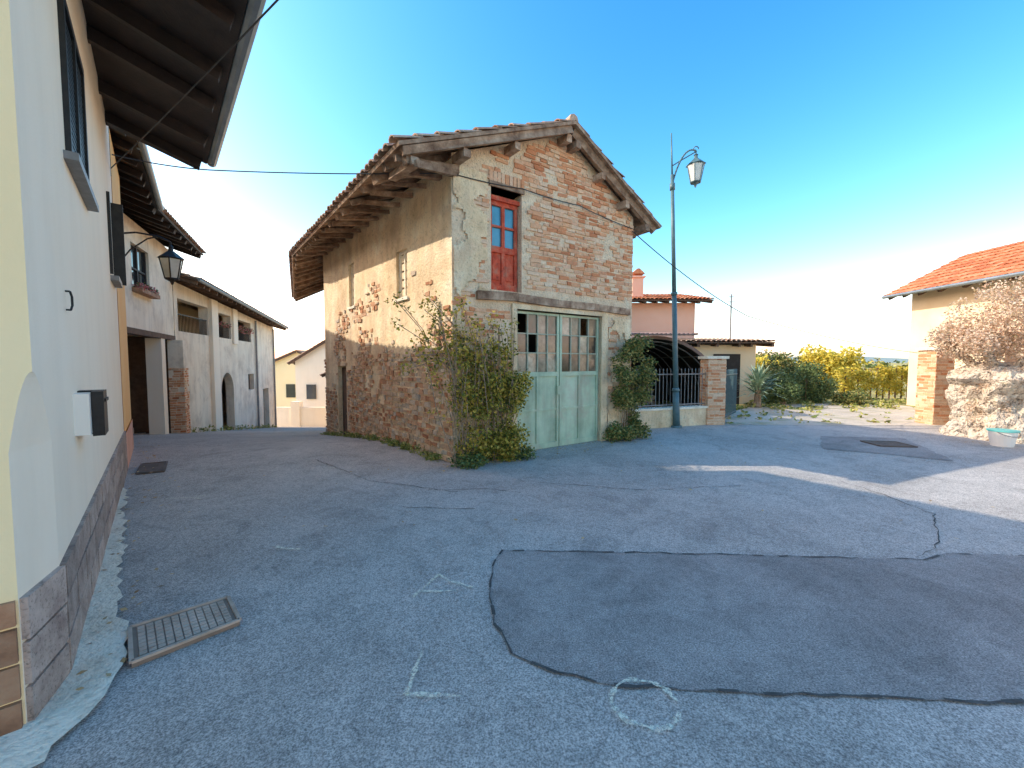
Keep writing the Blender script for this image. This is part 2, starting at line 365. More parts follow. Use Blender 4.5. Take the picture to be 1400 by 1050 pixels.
def foliage(name,clumps,nl,leaf,mat,parent=None,droop=0):
    b=MB(); tot=sum(c[1][0]*c[1][1]*c[1][2] if not isinstance(c[1],(int,float)) else c[1]**3 for c in clumps)
    for c,r in clumps:
        r=(r,r,r) if isinstance(r,(int,float)) else r
        k=int(nl*(r[0]*r[1]*r[2])/tot)+3
        for _ in range(k):
            d=Vector((random.gauss(0,1),random.gauss(0,1),random.gauss(0,1))).normalized()*random.random()**.38
            p=Vector(c)+Vector((d.x*r[0],d.y*r[1],d.z*r[2]))
            s=leaf*random.uniform(.55,1.3)
            t=Vector((random.uniform(-1,1),random.uniform(-1,1),random.uniform(-1,.6)-droop)).normalized()
            w=t.cross(Vector((random.uniform(-1,1),random.uniform(-1,1),random.uniform(-1,1)))).normalized()
            u=t.cross(w)*.2
            b.poly([p,p+(t*.5+w*.34+u)*s,p+t*s,p+(t*.5-w*.34+u)*s])
    return b.obj(name,mat,parent)
def clump(c,R,n,r0,r1,squash=1):
    out=[]
    for _ in range(n):
        d=Vector((random.gauss(0,1),random.gauss(0,1),random.gauss(0,1))).normalized()*random.random()**.4
        r=random.uniform(r0,r1); out.append(((c[0]+d.x*R[0],c[1]+d.y*R[1],c[2]+d.z*R[2]),(r,r,r*squash)))
    return out

# ================================================================ CENTRAL BRICK HOUSE
H=empty('brick_farmhouse')
B0=(-.916,6.33);B1=(2.52,8.69);P1=(-5.2,11.44);P2=(-7.9,17.6);K2=(-4.2,19.2)
zg=lambda a: 4.74+(5.70-4.74)*a/2.3 if a<2.3 else 5.70-(5.70-4.6)*(a-2.3)/(4.168-2.3)
door=(1.2,3.25,-.6,2.5);win=(.70,1.31,2.78,4.42)
mb=MB()
ptg=wall(mb,B0,B1,-.6,zg,[door,win],.28,[2.3],(.566,-.825))
mb.obj('gable_wall',m_mort,H)
mb=MB()
wl=[(1.52,1.98,2.78,3.66),(4.25,4.62,2.9,3.9),(4.95,5.6,-1,1.5)]
ptl=wall(mb,B0,P1,-1.5,lambda a:4.66+.04*a/6.7,wl,.2,[],(-.762,-.64))
mb.obj('street_wall',m_plas,H)
mb=MB()
wall(mb,P1,P2,-3,4.7,[],.2,[],(-.916,-.4)); wall(mb,P2,K2,-3,5.0); wall(mb,B1,K2,-3,4.5)
mb.obj('rear_walls',m_plas,H)
def inop(ops,c0,c1,z0,z1): return any(c1>o[0]-.02 and c0<o[1]+.02 and z1>o[2]-.02 and z0<o[3]+.02 for o in ops)
def tg(a,z,c0,c1,z0,z1):
    if inop([(1.12,3.42,-1,2.78),win],c0,c1,z0,z1) or inop([(.45,4.1,2.55,2.78)],c0,c1,z0,z1): return False
    if z1>min(zg(c0),zg(c1))-.02: return False
    k=noise.noise(Vector((a*1.4,z*1.4,3.3)))+.45*noise.noise(Vector((a*4,z*4,9)))
    th=.42-1.0*max(0,.55-a)/.55
    if a>.6 and z<2.6: th-=.3
    return k<th
mb=MB(); bricks(mb,ptg,.0,4.16,0,5.9,tg,out=.026,wild=.5); mb.obj('gable_bricks',m_brick,H)
mb=MB()
for i in range(9):
    a=.66+i*.078; bar(mb,ptg,a,a+.062,4.45,4.66,-.024,.02)
mb.obj('window_arch_bricks',m_brick,H)
def tl(a,z,c0,c1,z0,z1):
    if inop(wl,c0,c1,z0,z1): return False
    gz=g(B0[0]-.64*a,B0[1]+.762*a)
    k=noise.noise(Vector((a*.9,z*1.1,7.3)))+.5*noise.noise(Vector((a*3.5,z*3.5,2)))+.25*noise.noise(Vector((a*9,z*9,5)))
    th=.42-.42*max(0,(z-gz-1.0))
    if a<.35 and z<2.2: th+=.3
    return k<th
mb=MB(); bricks(mb,ptl,0,6.7,-.7,3.3,tl,out=.035,bl=.22,bh=.075,wild=1.0); mb.obj('street_wall_bricks',m_brick2,H)
mb=MB()
def skin(a0,a1,z0,z1,s=.07,off=-.022,thr=0.0,seed=0):
    na=int((a1-a0)/s);nb=int((z1-z0)/s)
    def in_(i,j):
        a=a0+i*s;z=z0+j*s
        k=noise.noise(Vector((a*1.5,z*1.5,seed)))+.5*noise.noise(Vector((a*5,z*5,seed)))
        e=min((a-a0)/(a1-a0),1-(a-a0)/(a1-a0))*1.2+.2
        return k<thr-.15+e and not inop([door,win],a,a+s,z,z+s) and z+s<min(zg(a),zg(a+s))-.03
    for i in range(na):
        for j in range(nb):
            if in_(i,j):
                J=lambda p,q:(a0+p*s+.4*s*noise.noise(Vector((p*1.7,q*1.3,seed))),z0+q*s+.4*s*noise.noise(Vector((p*1.1,q*1.9,seed+4))))
                mb.poly([ptg(*J(*c),off) for c in ((i,j),(i+1,j),(i+1,j+1),(i,j+1))])
skin(0.02,.62,.9,4.6,.04,-.028,-.12,5)
skin(3.45,4.12,.2,2.5,.04,-.028,-.2,8)
mb.obj('plaster_remains',m_plas,H)
mb=MB()
pts=[(.42,2.66),(1.2,2.69),(2.1,2.655),(3.0,2.66),(4.05,2.64)]
for (a,z),(c,w) in zip(pts[:-1],pts[1:]): mb.beam(ptg(a,z,-.01),ptg(c,w,-.01),.12,.13,jit=.008)
mb.obj('lintel_beam',m_wood,H)
mb=MB(); bar(mb,ptg,3.25,3.42,-.1,2.56,-.03,.1); bar(mb,ptg,1.1,1.2,-.1,2.56,-.03,.1); bar(mb,ptg,1.1,3.42,2.5,2.585,-.032,.1); mb.obj('door_surround',m_plas,H)
mb=MB();pn=MB();gl=MB();mu=MB()
o=.05
for (a0,a1) in ((1.21,2.205),(2.225,3.24)):
    bar(mb,ptg,a0,a0+.05,.02,2.48,o,o+.05); bar(mb,ptg,a1-.05,a1,.02,2.48,o,o+.05)
    for z0,z1 in ((.02,.12),(1.34,1.42),(2.44,2.48)): bar(mb,ptg,a0+.05,a1-.05,z0,z1,o+.002,o+.05)
    bar(pn,ptg,a0+.05,a1-.05,.12,1.34,o+.025,o+.04)
    am=(a0+a1)/2
    bar(mb,ptg,am-.025,am+.025,.12,1.34,o+.004,o+.03)
    bar(mb,ptg,a0+.05,am-.025,.71,.75,o+.008,o+.03)
    bar(mb,ptg,am+.025,a1-.05,.71,.75,o+.008,o+.03)
    nx,nzp=4,3;zb,zh=1.42,1.02
    for i in range(1,nx):
        a=a0+.05+(a1-a0-.1)*i/nx; bar(mu,ptg,a-.011,a+.011,zb,zb+zh,o+.004,o+.045)
    for j in range(1,nzp):
        z=zb+zh*j/nzp; bar(mu,ptg,a0+.05,a1-.05,z-.011,z+.011,o+.007,o+.042)
    for i in range(nx):
        for j in range(nzp):
            if (a0<2 and (i,j) in ((0,2),(1,1))) or (a0>2 and (i,j)==(2,2)): continue
            A0=a0+.05+(a1-a0-.1)*i/nx;A1=a0+.05+(a1-a0-.1)*(i+1)/nx
            z0=zb+zh*j/nzp; t=random.uniform(-.006,.006)
            gl.poly([ptg(A0,z0,o+.03+t),ptg(A1,z0,o+.03-t),ptg(A1,z0+zh/nzp,o+.03),ptg(A0,z0+zh/nzp,o+.03+t)])
bar(mb,ptg,2.15,2.2,1.0,1.16,o-.03,o-.002)
mb.obj('garage_door_frame',m_green,H); pn.obj('garage_door_panels',m_green,H); gl.obj('garage_door_panes',m_pane,H);mu.obj('garage_door_glazing_bars',m_greenf,H)
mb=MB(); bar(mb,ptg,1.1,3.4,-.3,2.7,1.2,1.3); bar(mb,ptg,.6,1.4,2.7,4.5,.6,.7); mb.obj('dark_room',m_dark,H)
mb=MB();gl=MB();o=.1
a0,a1=.72,1.29
bar(mb,ptg,a0,a0+.06,2.8,4.25,o,o+.06);bar(mb,ptg,a1-.06,a1,2.8,4.25,o,o+.06);bar(mb,ptg,a0+.06,a1-.06,4.18,4.25,o+.002,o+.06)
bar(mb,ptg,a0-.02,a1+.02,4.25,4.32,o-.04,o+.06)
bar(mb,ptg,a0+.06,a1-.06,3.42,3.52,o+.002,o+.06);bar(mb,ptg,a0+.06,a1-.06,2.8,2.9,o+.002,o+.06)
am=(a0+a1)/2; bar(mb,ptg,am-.035,am+.035,2.9,3.42,o+.004,o+.06);bar(mb,ptg,am-.03,am+.03,3.52,4.18,o+.004,o+.06)
bar(mb,ptg,a0+.06,a1-.06,3.83,3.865,o+.01,o+.05)
bar(mb,ptg,a0+.06,a1-.06,2.9,3.42,o+.035,o+.05)
for c in (a0+.08,am+.05): bar(mb,ptg,c,c+.15,2.97,3.35,o+.018,o+.04)
rect(gl,ptg,a0+.06,a1-.06,3.52,4.18,o+.04)
mb.obj('red_window_door',m_red,H);gl.obj('window_glass',m_glass,H)
mb=MB(); bar(mb,ptg,.66,1.35,4.42,4.5,-.03,.25); mb.obj('window_lintel',m_wood,H)
mb=MB();b2=MB()
for (a0,a1,z0,z1) in wl[:2]:
    for q in ((a0,a0+.05,z0,z1),(a1-.05,a1,z0,z1),(a0+.05,a1-.05,z1-.05,z1),(a0+.05,a1-.05,z0,z0+.05),((a0+a1)/2-.02,(a0+a1)/2+.02,z0+.05,z1-.05)): bar(mb,ptl,*q,.06,.1)
    for q in range(5): bar(b2,ptl,a0+.05,a1-.05,z0+.07+q*(z1-z0-.1)/5,z0+.05+(q+.9)*(z1-z0-.1)/5,.085,.1)
    bar(mb,ptl,a0-.06,a1+.06,z0-.05,z0,-.04,.1)
mb.obj('window_frames',m_conc,H);b2.obj('window_shutters',m_beige,H)
mb=MB()
for q in range(5): bar(mb,ptl,4.97+q*.125,5.085+q*.125,-.8,1.46,.1,.13)
mb.obj('plank_door',m_woodm,H)
E0=(-1.47,5.44,4.45);E1=(-5.8,10.94,4.43);E2=(-9.3,17.6,4.3);R0=(1.12,7.37,5.80);Rm=(-2.7,12.7,5.86);R1=(-6.2,18.6,5.9);F0=(3.13,8.75,4.44);F1=(-3.6,19.6,4.4)
roof(H,E0,E1,R0,Rm,m_tile,m_wood,.5,.1,.11,jit=.024);roof(H,E1,E2,Rm,R1,m_tile,m_wood,.55,.1,.11,jit=.024)
roof(H,F0,F1,R0,R1,m_tile,m_wood,.6,.1,.11,jit=.024)
ridgecap(H,Vector(R0)+Vector((-.03,.04,.03)),Vector(R1)+Vector((0,0,.03)),m_tile)
mb=MB();rd=Vector((.64,-.762,0))
for t in (.08,.33,.62,.97):
    p=Vector(E0).lerp(Vector(R0),t)-Vector((0,0,.26)); mb.beam(p-rd*.06,p-rd*.75,.11,.12,jit=.015)
for t in (.15,.4,.68,.95):
    p=Vector(F0).lerp(Vector(R0),t)-Vector((0,0,.28)); mb.beam(p-rd*.06,p-rd*.75,.11,.12,jit=.015)
for k in range(3):
    s=Vector((-.762,-.64,0)); q=Vector((-.9,6.3,4.52-.03*k)); mb.beam(q-s*.1-rd*.02*k,q+s*(.95-.1*k)+rd*(.1+.08*k)+Vector((0,0,-.2)),.08,.09,jit=.02)
mb.obj('purlins',m_wood,H)
mb=MB()
for k in range(14):
    a=.3+k*.5; q=Vector((B0[0]-.64*a,B0[1]+.762*a,0)); s=Vector((-.762,-.64,0))
    if a<6.6: mb.beam(q+Vector((0,0,4.5)),q+s*.75+Vector((0,0,4.36)),.07,.08,jit=.02)
mb.obj('eave_struts',m_wood,H)

# ================================================================ NEAR-LEFT HOUSE
def Lp(k,o=0): return (-2.246-.654*k+.756*o,1.98+.756*k+.654*o)
NH=empty('white_plastered_house')
nrm=(.756,.654)
C=Lp(-.315); Cf=(-2.10,1.69); Cc=Lp(0); End=Lp(5.25)
mb=MB()
wn=(1.0,2.0,2.95,4.0)
wall(mb,Cc,End,-.1,4.95,[(wn[0],wn[1],wn[2],wn[3])],.12,[],nrm)
sd_=MB()
cf=Vector((*Cf,0));cc=Vector((*Cc,0));c3=Vector((*C,0));nS=8
up=lambda v,z:(v.x,v.y,z)
hA=lambda t:1.22+.34*math.sin(t*math.pi/2)
for i in range(nS):
    t0,t1=i/nS,(i+1)/nS
    w0,w1=cc.lerp(c3,t0),cc.lerp(c3,t1); f0,f1=cf.lerp(c3,t0),cf.lerp(c3,t1)
    mb.poly([up(w0,hA(t0)),up(w1,hA(t1)),up(w1,4.95),up(w0,4.95)])
    sd_.poly([up(f0,hA(t0)),up(f1,hA(t1)),up(f1,4.95),up(f0,4.95)])
    mb.poly([up(f0,hA(t0)),up(w0,hA(t0)),up(w1,hA(t1)),up(f1,hA(t1))])
mb.poly([up(cf,-.1),up(cc,-.1),up(cc,hA(0)),up(cf,hA(0))])
mb.obj('street_wall',m_white,NH)
mb=sd_
far=(Cf[0]-.756*7,Cf[1]-.654*7)
mb.poly([(*far,-.1),(*Cf,-.1),(*Cf,4.95),(*far,4.95)])
E2n=(End[0]-.756*7,End[1]-.654*7)
mb.poly([(*End,-.3),(*E2n,-.3),(*E2n,4.95),(*End,4.95)]);mb.poly([(*E2n,-.1),(*far,-.1),(*far,4.95),(*E2n,4.95)])
mb.obj('side_wall',m_cream,NH)
s1=MB();s2=MB()
def stones(mb,p0,p1,nrm,rows,lens,off=.02,gap=.008):
    p0=Vector(p0);p1=Vector(p1);L=(p1-p0).length;d=(p1-p0)/L;nv=Vector(nrm)
    for r,(z0,z1) in enumerate(rows):
        a=0
        while a<L-.01:
            l=min(random.uniform(*lens),L-a); 
            if L-a-l<.08: l=L-a
            o1=off+random.uniform(0,.006)
            q=[p0+d*(a+gap),p0+d*(a+l-gap)]
            P=[(q[0].x,q[0].y),(q[1].x,q[1].y),(q[1].x+nv.x*o1,q[1].y+nv.y*o1),(q[0].x+nv.x*o1,q[0].y+nv.y*o1)]
            mb.hexa([(*w,z0+gap) for w in P]+[(*w,z1-gap) for w in P]); a+=l
rows=[(0,.22),(.22,.42),(.42,.6)]
stones(s2,Cc,End,nrm,rows,(.3,.5))
cd=(cc-cf).normalized(); cn=(cd.y,-cd.x)
stones(s2,Cf,Cc,cn,[(0,.2),(.2,.4),(.4,.6)],(.4,.5))
stones(s1,far,Cf,(.654,-.756),[(0,.16),(.16,.32),(.32,.48),(.48,.6)],(.25,.5))
s2.obj('plinth_stones',m_stone2,NH);s1.obj('corner_plinth_stones',m_stone1,NH)
ptn=lambda a,z,o=0:(Lp(a)[0]-.756*o,Lp(a)[1]-.654*o,z)
mb=MB()
a0,a1,zz0,zz1=wn
for q in ((a0,a0+.05,zz0,zz1),(a1-.05,a1,zz0,zz1),(a0+.05,a1-.05,zz0,zz0+.06),(a0+.05,a1-.05,zz1-.06,zz1),((a0+a1)/2-.03,(a0+a1)/2+.03,zz0+.06,zz1-.06)): bar(mb,ptn,*q,-.03,.02)
for i in range(22):
    z=zz0+.07+i*(zz1-zz0-.14)/22; bar(mb,ptn,a0+.05,a1-.05,z,z+.025,-.015,.02)
mb.obj('louvred_shutter',m_iron,NH)
mb=MB();rect(mb,ptn,a0,a1,zz0,zz1,.1);mb.obj('window_recess',m_dark,NH)
mb=MB();bar(mb,ptn,a0-.1,a1+.1,zz0-.06,zz0-.01,-.07,.02);mb.obj('window_sill',m_ironl,NH)
mb=MB();bar(mb,ptn,4.2,4.9,2.62,2.68,-.08,.02);mb.obj('window_sill_far',m_ironl,NH)
mb=MB();bar(mb,ptn,4.86,4.9,2.66,3.75,-.12,.0);bar(mb,ptn,4.2,4.24,2.7,3.7,-.03,.0)
mb.obj('open_shutter',m_iron,NH)
ea=Lp(-1.2,1.08);eb=Lp(4.78,1.08);ra=Lp(-1.2,-3.4);rb=Lp(4.78,-3.4)
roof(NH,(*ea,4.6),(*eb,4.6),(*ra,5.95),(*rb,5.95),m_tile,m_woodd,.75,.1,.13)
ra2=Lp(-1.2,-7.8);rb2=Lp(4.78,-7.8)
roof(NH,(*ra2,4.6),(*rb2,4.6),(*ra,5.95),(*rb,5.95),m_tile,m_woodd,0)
mb=MB();a=Lp(-1.2,1.13);b_=Lp(4.8,1.13);mb.cyl((*a,4.6),(*b_,4.6),.065,.065,10);mb.obj('gutter',m_gutter,NH)
mb=MB();mb.poly([(*Lp(4.7,0),4.9),(*Lp(4.7,-7),4.9),(*Lp(4.7,-3.4),5.9)]);mb.obj('gable_infill',m_cream,NH)
mb=MB()
hk=[ptn(.62,2.02,-.005),ptn(.62,2.02,-.025),ptn(.64,1.99,-.03),ptn(.64,1.94,-.03),ptn(.62,1.91,-.025),ptn(.62,1.91,-.005)]
mb.tube(hk,.006);mb.obj('wall_hook',m_iron,NH)
MBX=empty('mailbox')
mb=MB();bar(mb,ptn,.72,.92,1.14,1.40,-.07,-.0);mb.obj('box_body',m_wp,MBX)
mb=MB();bar(mb,ptn,.92,1.03,1.12,1.41,-.13,.0);bar(mb,ptn,.80,.92,1.12,1.41,-.13,-.072);bar(mb,ptn,.82,1.01,1.34,1.36,-.14,-.131);mb.obj('box_door',m_iron,MBX)
mb=MB();bar(mb,ptn,1.14,1.2,1.33,1.4,-.02,-.0);mb.cyl(ptn(1.17,1.25,-.02),ptn(1.17,1.25,-.0),.025,.025,12);mb.obj('bell_push',m_iron,MBX)

W=empty('shadow_casting_house');mb=MB()  # unseen house, added and shaped to cast shade on the near right ground
x0,x1,y0,y1=-12,-6.0,-5,6.0
for p,q in (((x0,y0),(x1,y0)),((x1,y0),(x1,y1)),((x1,y1),(x0,y1)),((x0,y1),(x0,y0))): mb.poly([(*p,4.5),(*q,4.5),(*q,6.6),(*p,6.6)])
mb.poly([(x1,y0,6.6),(x1,y1,6.6),(x1,.5,9.8)]);mb.poly([(x0,y0,6.6),(x0,y1,6.6),(x0,.5,9.8)]);mb.obj('shadow_caster_walls',m_beige,W)
roof(W,(x0,y1+.1,6.65),(x1+.1,y1+.1,6.65),(x0,.5,9.9),(x1+.1,.5,9.9),m_tile,m_woodm,0)
roof(W,(x0,y0-.1,6.65),(x1+.1,y0-.1,6.65),(x0,.5,9.9),(x1+.1,.5,9.9),m_tile,m_woodm,0)
def boxhouse(W,x0,x1,y0,y1,h,rise,wm,tm,zb=-3):
    mb=MB()
    for p,q in (((x0,y0),(x1,y0)),((x1,y0),(x1,y1)),((x1,y1),(x0,y1)),((x0,y1),(x0,y0))): mb.poly([(*p,zb),(*q,zb),(*q,h),(*p,h)])
    xm=(x0+x1)/2
    mb.poly([(x0,y0,h),(x1,y0,h),(xm,y0,h+rise)]);mb.poly([(x0,y1,h),(x1,y1,h),(xm,y1,h+rise)])
    mb.obj('walls',wm,W); s=rise/(xm-x0)*.4
    roof(W,(x0-.4,y0-.4,h-s+.05),(x0-.4,y1+.4,h-s+.05),(xm,y0-.4,h+rise+.05),(xm,y1+.4,h+rise+.05),tm,m_woodm,.7)
    roof(W,(x1+.4,y0-.4,h-s+.05),(x1+.4,y1+.4,h-s+.05),(xm,y0-.4,h+rise+.05),(xm,y1+.4,h+rise+.05),tm,m_woodm,.7)
W=empty('village_house');boxhouse(W,4,11,-12,-4,5,1.6,m_beige,m_tile,-.1)

# ================================================================ ORANGE HOUSE
OH=empty('orange_house');mb=MB()
wall(mb,Lp(5.25,.005),Lp(7.35,.005),.55,4.9,[],.2,[],nrm);e=Lp(7.35,.005);e2=(e[0]-.756*3,e[1]-.654*3);mb.poly([(*e,-.5),(*e2,-.5),(*e2,4.9),(*e,4.9)])
mb.poly([(-9.0,3.5,-.5),(-11.3,7.5,-.5),(-11.3,7.5,6.4),(-9.0,3.5,6.4)])
mb.obj('walls',m_orange,OH);mb=MB();wall(mb,Lp(5.26,.02),Lp(7.36,.02),-.5,.55,[],.2,[],nrm);mb.obj('plinth',m_pinkpl,OH)
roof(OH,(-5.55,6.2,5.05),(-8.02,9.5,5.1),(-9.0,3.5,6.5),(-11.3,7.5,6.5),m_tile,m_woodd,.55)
mb=MB();mb.cyl((-5.95,6.75,5.0),(-5.95,6.75,5.9),.045);mb.cyl((-5.5,6.2,5.04),(-7.97,9.5,5.08),.055);mb.obj('gutter',m_gutter,OH)
# ================================================================ WHITE HOUSE WITH PORCH
WH=empty('porch_house')
q0=(-8.74,9.15);q1=(-10.66,13.0);dn=(.894,.447)
mb=MB();wq=(.95,2.2,3.4,4.5)
ptw=wall(mb,q0,q1,2.4,5.05,[wq],.15,[],dn)
mb.poly([(*q0,2.4),(q0[0]-2.6,q0[1]-1.3,2.4),(q1[0]-2.6,q1[1]-1.3,2.4),(*q1,2.4)])
mb.poly([(-11.3,7.5,-1.5),(-13.6,12.2,-1.5),(-13.6,12.2,6.35),(-11.3,7.5,6.35)])
mb.obj('upper_wall',m_white2,WH)
mb=MB();bar(mb,ptw,-.05,4.32,2.28,2.42,-.02,.2);mb.obj('porch_beam',m_woodm,WH)
mb=MB()
for q in ((.95,1.02,3.4,4.5),(2.13,2.2,3.4,4.5),(1.54,1.6,3.4,4.5),(1.02,1.54,3.9,3.94),(1.6,2.13,3.9,3.94)): bar(mb,ptw,*q,.06,.1)
mb.obj('window_frame',m_woodd,WH);mb=MB();rect(mb,ptw,.95,2.2,3.4,4.5,.1);mb.obj('window_glass',m_glassd,WH)
mb=MB();bar(mb,ptw,.9,2.25,3.3,3.4,-.2,.05);mb.obj('window_box',m_stone1,WH)
foliage('window_flowers',[(ptw(1.0+i*.22,3.45,-.1),.12) for i in range(6)],500,.06,L7,WH)
mb=MB();bar(mb,ptw,2.95,3.3,-1.4,2.28,.0,.36);mb.obj('porch_pillar',m_white,WH)
mb=MB();bar(mb,ptw,3.92,4.38,-1.5,2.28,-.28,.1);mb.obj('pier_core',m_white2,WH)
mb=MB()
pe=lambda s,z,o=0:ptw(3.92+o,z,.1-s)
pf=lambda s,z,o=0:ptw(3.92+s,z,-.28+o)
tt=lambda a,z,*k:noise.noise(Vector((a*3,z*2,1)))<.5-.25*(z>1)
bricks(mb,pe,0,.38,-1.2,1.4,tt,out=.03,bl=.2);bricks(mb,pf,0,.46,-1.2,1.4,tt,out=.03,bl=.2);mb.obj('pier_bricks',m_brick,WH)
mb=MB();bar(mb,ptw,-2,4.3,-1.5,2.39,2.6,2.7);bar(mb,ptw,4.25,4.3,-1.5,2.38,.12,2.6);mb.obj('porch_back_wall',m_woodm,WH)
mb=MB()
for i in range(7): bar(mb,ptw,2.6,4.2,-1.2,-.75+i*.17,.5+i*.28,2.55)
mb.obj('stone_steps',m_conc,WH)
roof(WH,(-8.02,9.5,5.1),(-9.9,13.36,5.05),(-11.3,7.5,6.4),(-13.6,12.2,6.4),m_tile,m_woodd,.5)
mb=MB();mb.poly([(*q1,2),(-14.5,11.2,2),(-13.3,11.9,6.3),(*q1,5.05)]);mb.obj('gable_side',m_white2,WH)
# ================================================================ LOGGIA HOUSE
LH=empty('loggia_house')
l0=(-10.66,13.02);l1=(-14.76,25.45);ln=(.95,.313)
ops=[(.25,2.75,2.6,3.65),(3.5,5.3,2.6,3.6),(6.1,8.3,2.6,3.55),(3.9,5.4,-1.9,1.15),(7.6,8.6,.2,1.0),(10.3,11.5,-2.5,.1)]
mb=MB();ptb=wall(mb,l0,l1,-4,lambda a:4.15-.034*a,ops,.3,[],ln)
def arch(mb,pt,a0,a1,z0,top,o=.0,D=.3,n=12):
    cx=(a0+a1)/2;r=(a1-a0)/2
    arc=[(cx-r*math.cos(math.pi*i/n),z0+(top-z0)*math.sin(math.pi*i/n)) for i in range(n+1)]
    for (x0,y0),(x1,y1) in zip(arc[:-1],arc[1:]):
        mb.poly([pt(x0,y0,o),pt(x1,y1,o),pt(x1,top,o),pt(x0,top,o)]);mb.poly([pt(x0,y0,o),pt(x1,y1,o),pt(x1,y1,D),pt(x0,y0,D)])
arch(mb,ptb,3.9,5.4,.4,1.15,.001)
mb.obj('facade_wall',m_white2,LH)
mb=MB();rect(mb,ptb,0,13,1.9,4.1,2.2);mb.obj('loggia_back_wall',m_beige,LH)
mb=MB();rect(mb,ptb,-.2,13.3,-4,4.9,3.19);mb.obj('rear_wall',m_white2,LH)
mb=MB();mb.poly([ptb(0,2.6,.01),ptb(9,2.6,.01),ptb(9,2.6,2.2),ptb(0,2.6,2.2)]);rect(mb,ptb,3.9,5.4,-3,1.2,.5);rect(mb,ptb,10.3,11.5,-3,.2,.25);rect(mb,ptb,7.6,8.6,.2,1,.2);mb.obj('dark_recess',m_dark,LH)
mb=MB()
for (a0,a1) in ((.25,2.75),(3.5,5.3),(6.1,8.3)):
    a=a0+.05
    while a<a1: mb.cyl(ptb(a,2.6,.06),ptb(a,3.15,.06),.011,.011,5); a+=.11
    mb.beam(ptb(a0,3.16,.06),ptb(a1,3.16,.06),.04,.03)
mb.obj('loggia_railings',m_iron,LH)
foliage('balcony_flowers',[(ptb(6.2+i*.3,3.15,-.02),.16) for i in range(7)]+[(ptb(3.7+i*.3,3.15,-.02),.12) for i in range(5)],900,.07,L7,LH)
mb=MB();bar(mb,ptb,2.8,3.45,-3,4.0,-.12,-.001);bar(mb,ptb,5.42,6.0,2.4,3.95,-.08,-.001);mb.obj('pilasters',m_white,LH)
mb=MB();mb.cyl(ptb(8.9,-3,-.08),ptb(8.9,3.75,-.08),.05);mb.cyl(ptb(12.7,-3,-.08),ptb(12.7,3.6,-.08),.05);mb.obj('downpipes',m_ironl,LH)
oa=ptb(-.2,4.2,-.75);ob=ptb(13.4,3.72,-.75);rra=ptb(-.2,5.3,3.2);rrb=ptb(13.4,4.9,3.2)
roof(LH,oa,ob,rra,rrb,m_tile,m_woodm,.55)
mb=MB();mb.cyl(oa,ob,.055);mb.obj('gutter',m_gutter,LH)
mb=MB();p=ptb(6.5,0,2.5);mb.box(p[0]-.2,p[0]+.2,p[1]-.2,p[1]+.2,4.2,5.6);p=ptb(9.5,0,2);mb.cyl((p[0],p[1],4),(p[0],p[1],5.6),.08);mb.obj('chimney',m_beige,LH)
mb=MB();mb.poly([ptb(13.1,-4,0),ptb(13.1,-4,4),ptb(13.1,4.9,3.2),ptb(13.1,3.75,0)]);mb.obj('end_wall',m_white2,LH)
foliage('wall_weeds',[(ptb(i*.8,g(*ptb(i*.8,0)[:2])+.08,-.1),(.2,.2,.12)) for i in range(16)],500,.1,L8,LH)
FH=empty('village_house');boxhouse(FH,-16.4,-11.4,31,38,1.7,1.5,m_white,m_tile,-5)
mb=MB()
for x in (-15.2,-13.6,-12.4): mb.box(x-.35,x+.35,30.9,30.99,-1.2,-.1)
mb.obj('windows',m_glassd,FH)
FH=empty('village_house');boxhouse(FH,-22.5,-16.0,37,44,1.2,1.4,m_cream,m_tile,-5)
mb=MB()
for x in (-20,-18.3): mb.box(x-.4,x+.4,36.9,36.99,-1.6,-.4)
mb.obj('windows',m_glassd,FH)
FH=empty('garden_wall');mb=MB();mb.box(-16.8,-9,27.9,28.2,-4,-1.5);mb.box(-15.1,-14.5,27.8,28.3,-4,-1.1);mb.obj('wall_body',m_white,FH)
FH=empty('village_house');boxhouse(FH,-11.6,-6,26,33,.9,1.2,m_beige,m_tile,-5)

# ================================================================ street lamp
def lantern(e,c,s=1,gm=m_lglass,fm=m_teal):
    x,y,z=c
    gb=MB();r0,r1,h=.17*s,.10*s,.34*s
    def ring(r,zz): return [Vector((x+r*math.cos(q*math.pi/3),y+r*math.sin(q*math.pi/3),zz)) for q in range(6)]
    t=ring(r0,z);b=ring(r1,z-h)
    for i in range(6): gb.poly([b[i],b[(i+1)%6],t[(i+1)%6],t[i]])
    gb.obj('lantern_glass',gm,e)
    f=MB()
    for i in range(6): f.cyl(b[i],t[i],.011*s,.011*s,5);f.cyl(t[i],t[(i+1)%6],.014*s,.014*s,5);f.cyl(b[i],b[(i+1)%6],.014*s,.014*s,5)
    f.cyl((x,y,z+.005),(x,y,z+.13*s),r0*1.15,.05*s,6);f.cyl((x,y,z+.13*s),(x,y,z+.2*s),.04*s,.03*s,8);f.cyl((x,y,z+.2*s),(x,y,z+.25*s),.045*s,.0,8)
    f.cyl((x,y,z-h-.05*s),(x,y,z-h),.03*s,r1,6)
    f.cyl((x,y,z-h-.1*s),(x,y,z-h-.05*s),.012*s,.03*s,6)
    f.obj('lantern_frame',fm,e)
SL=empty('street_lamp')
bx,by=4.0,9.89
def pl(z): return Vector((bx-.27*z/7,by,z))
mb=MB();mb.cyl(pl(0),pl(.9),.085,.075,14);mb.cyl(pl(.9),pl(.98),.1,.07,14);mb.cyl(pl(.98),pl(3.2),.062,.055,12);mb.cyl(pl(3.2),pl(3.26),.075,.075,12);mb.cyl(pl(3.26),pl(6.0),.05,.04,12);mb.cyl(pl(6.0),pl(6.95),.022,.014,8);mb.cyl(pl(0),pl(.06),.14,.12,14)
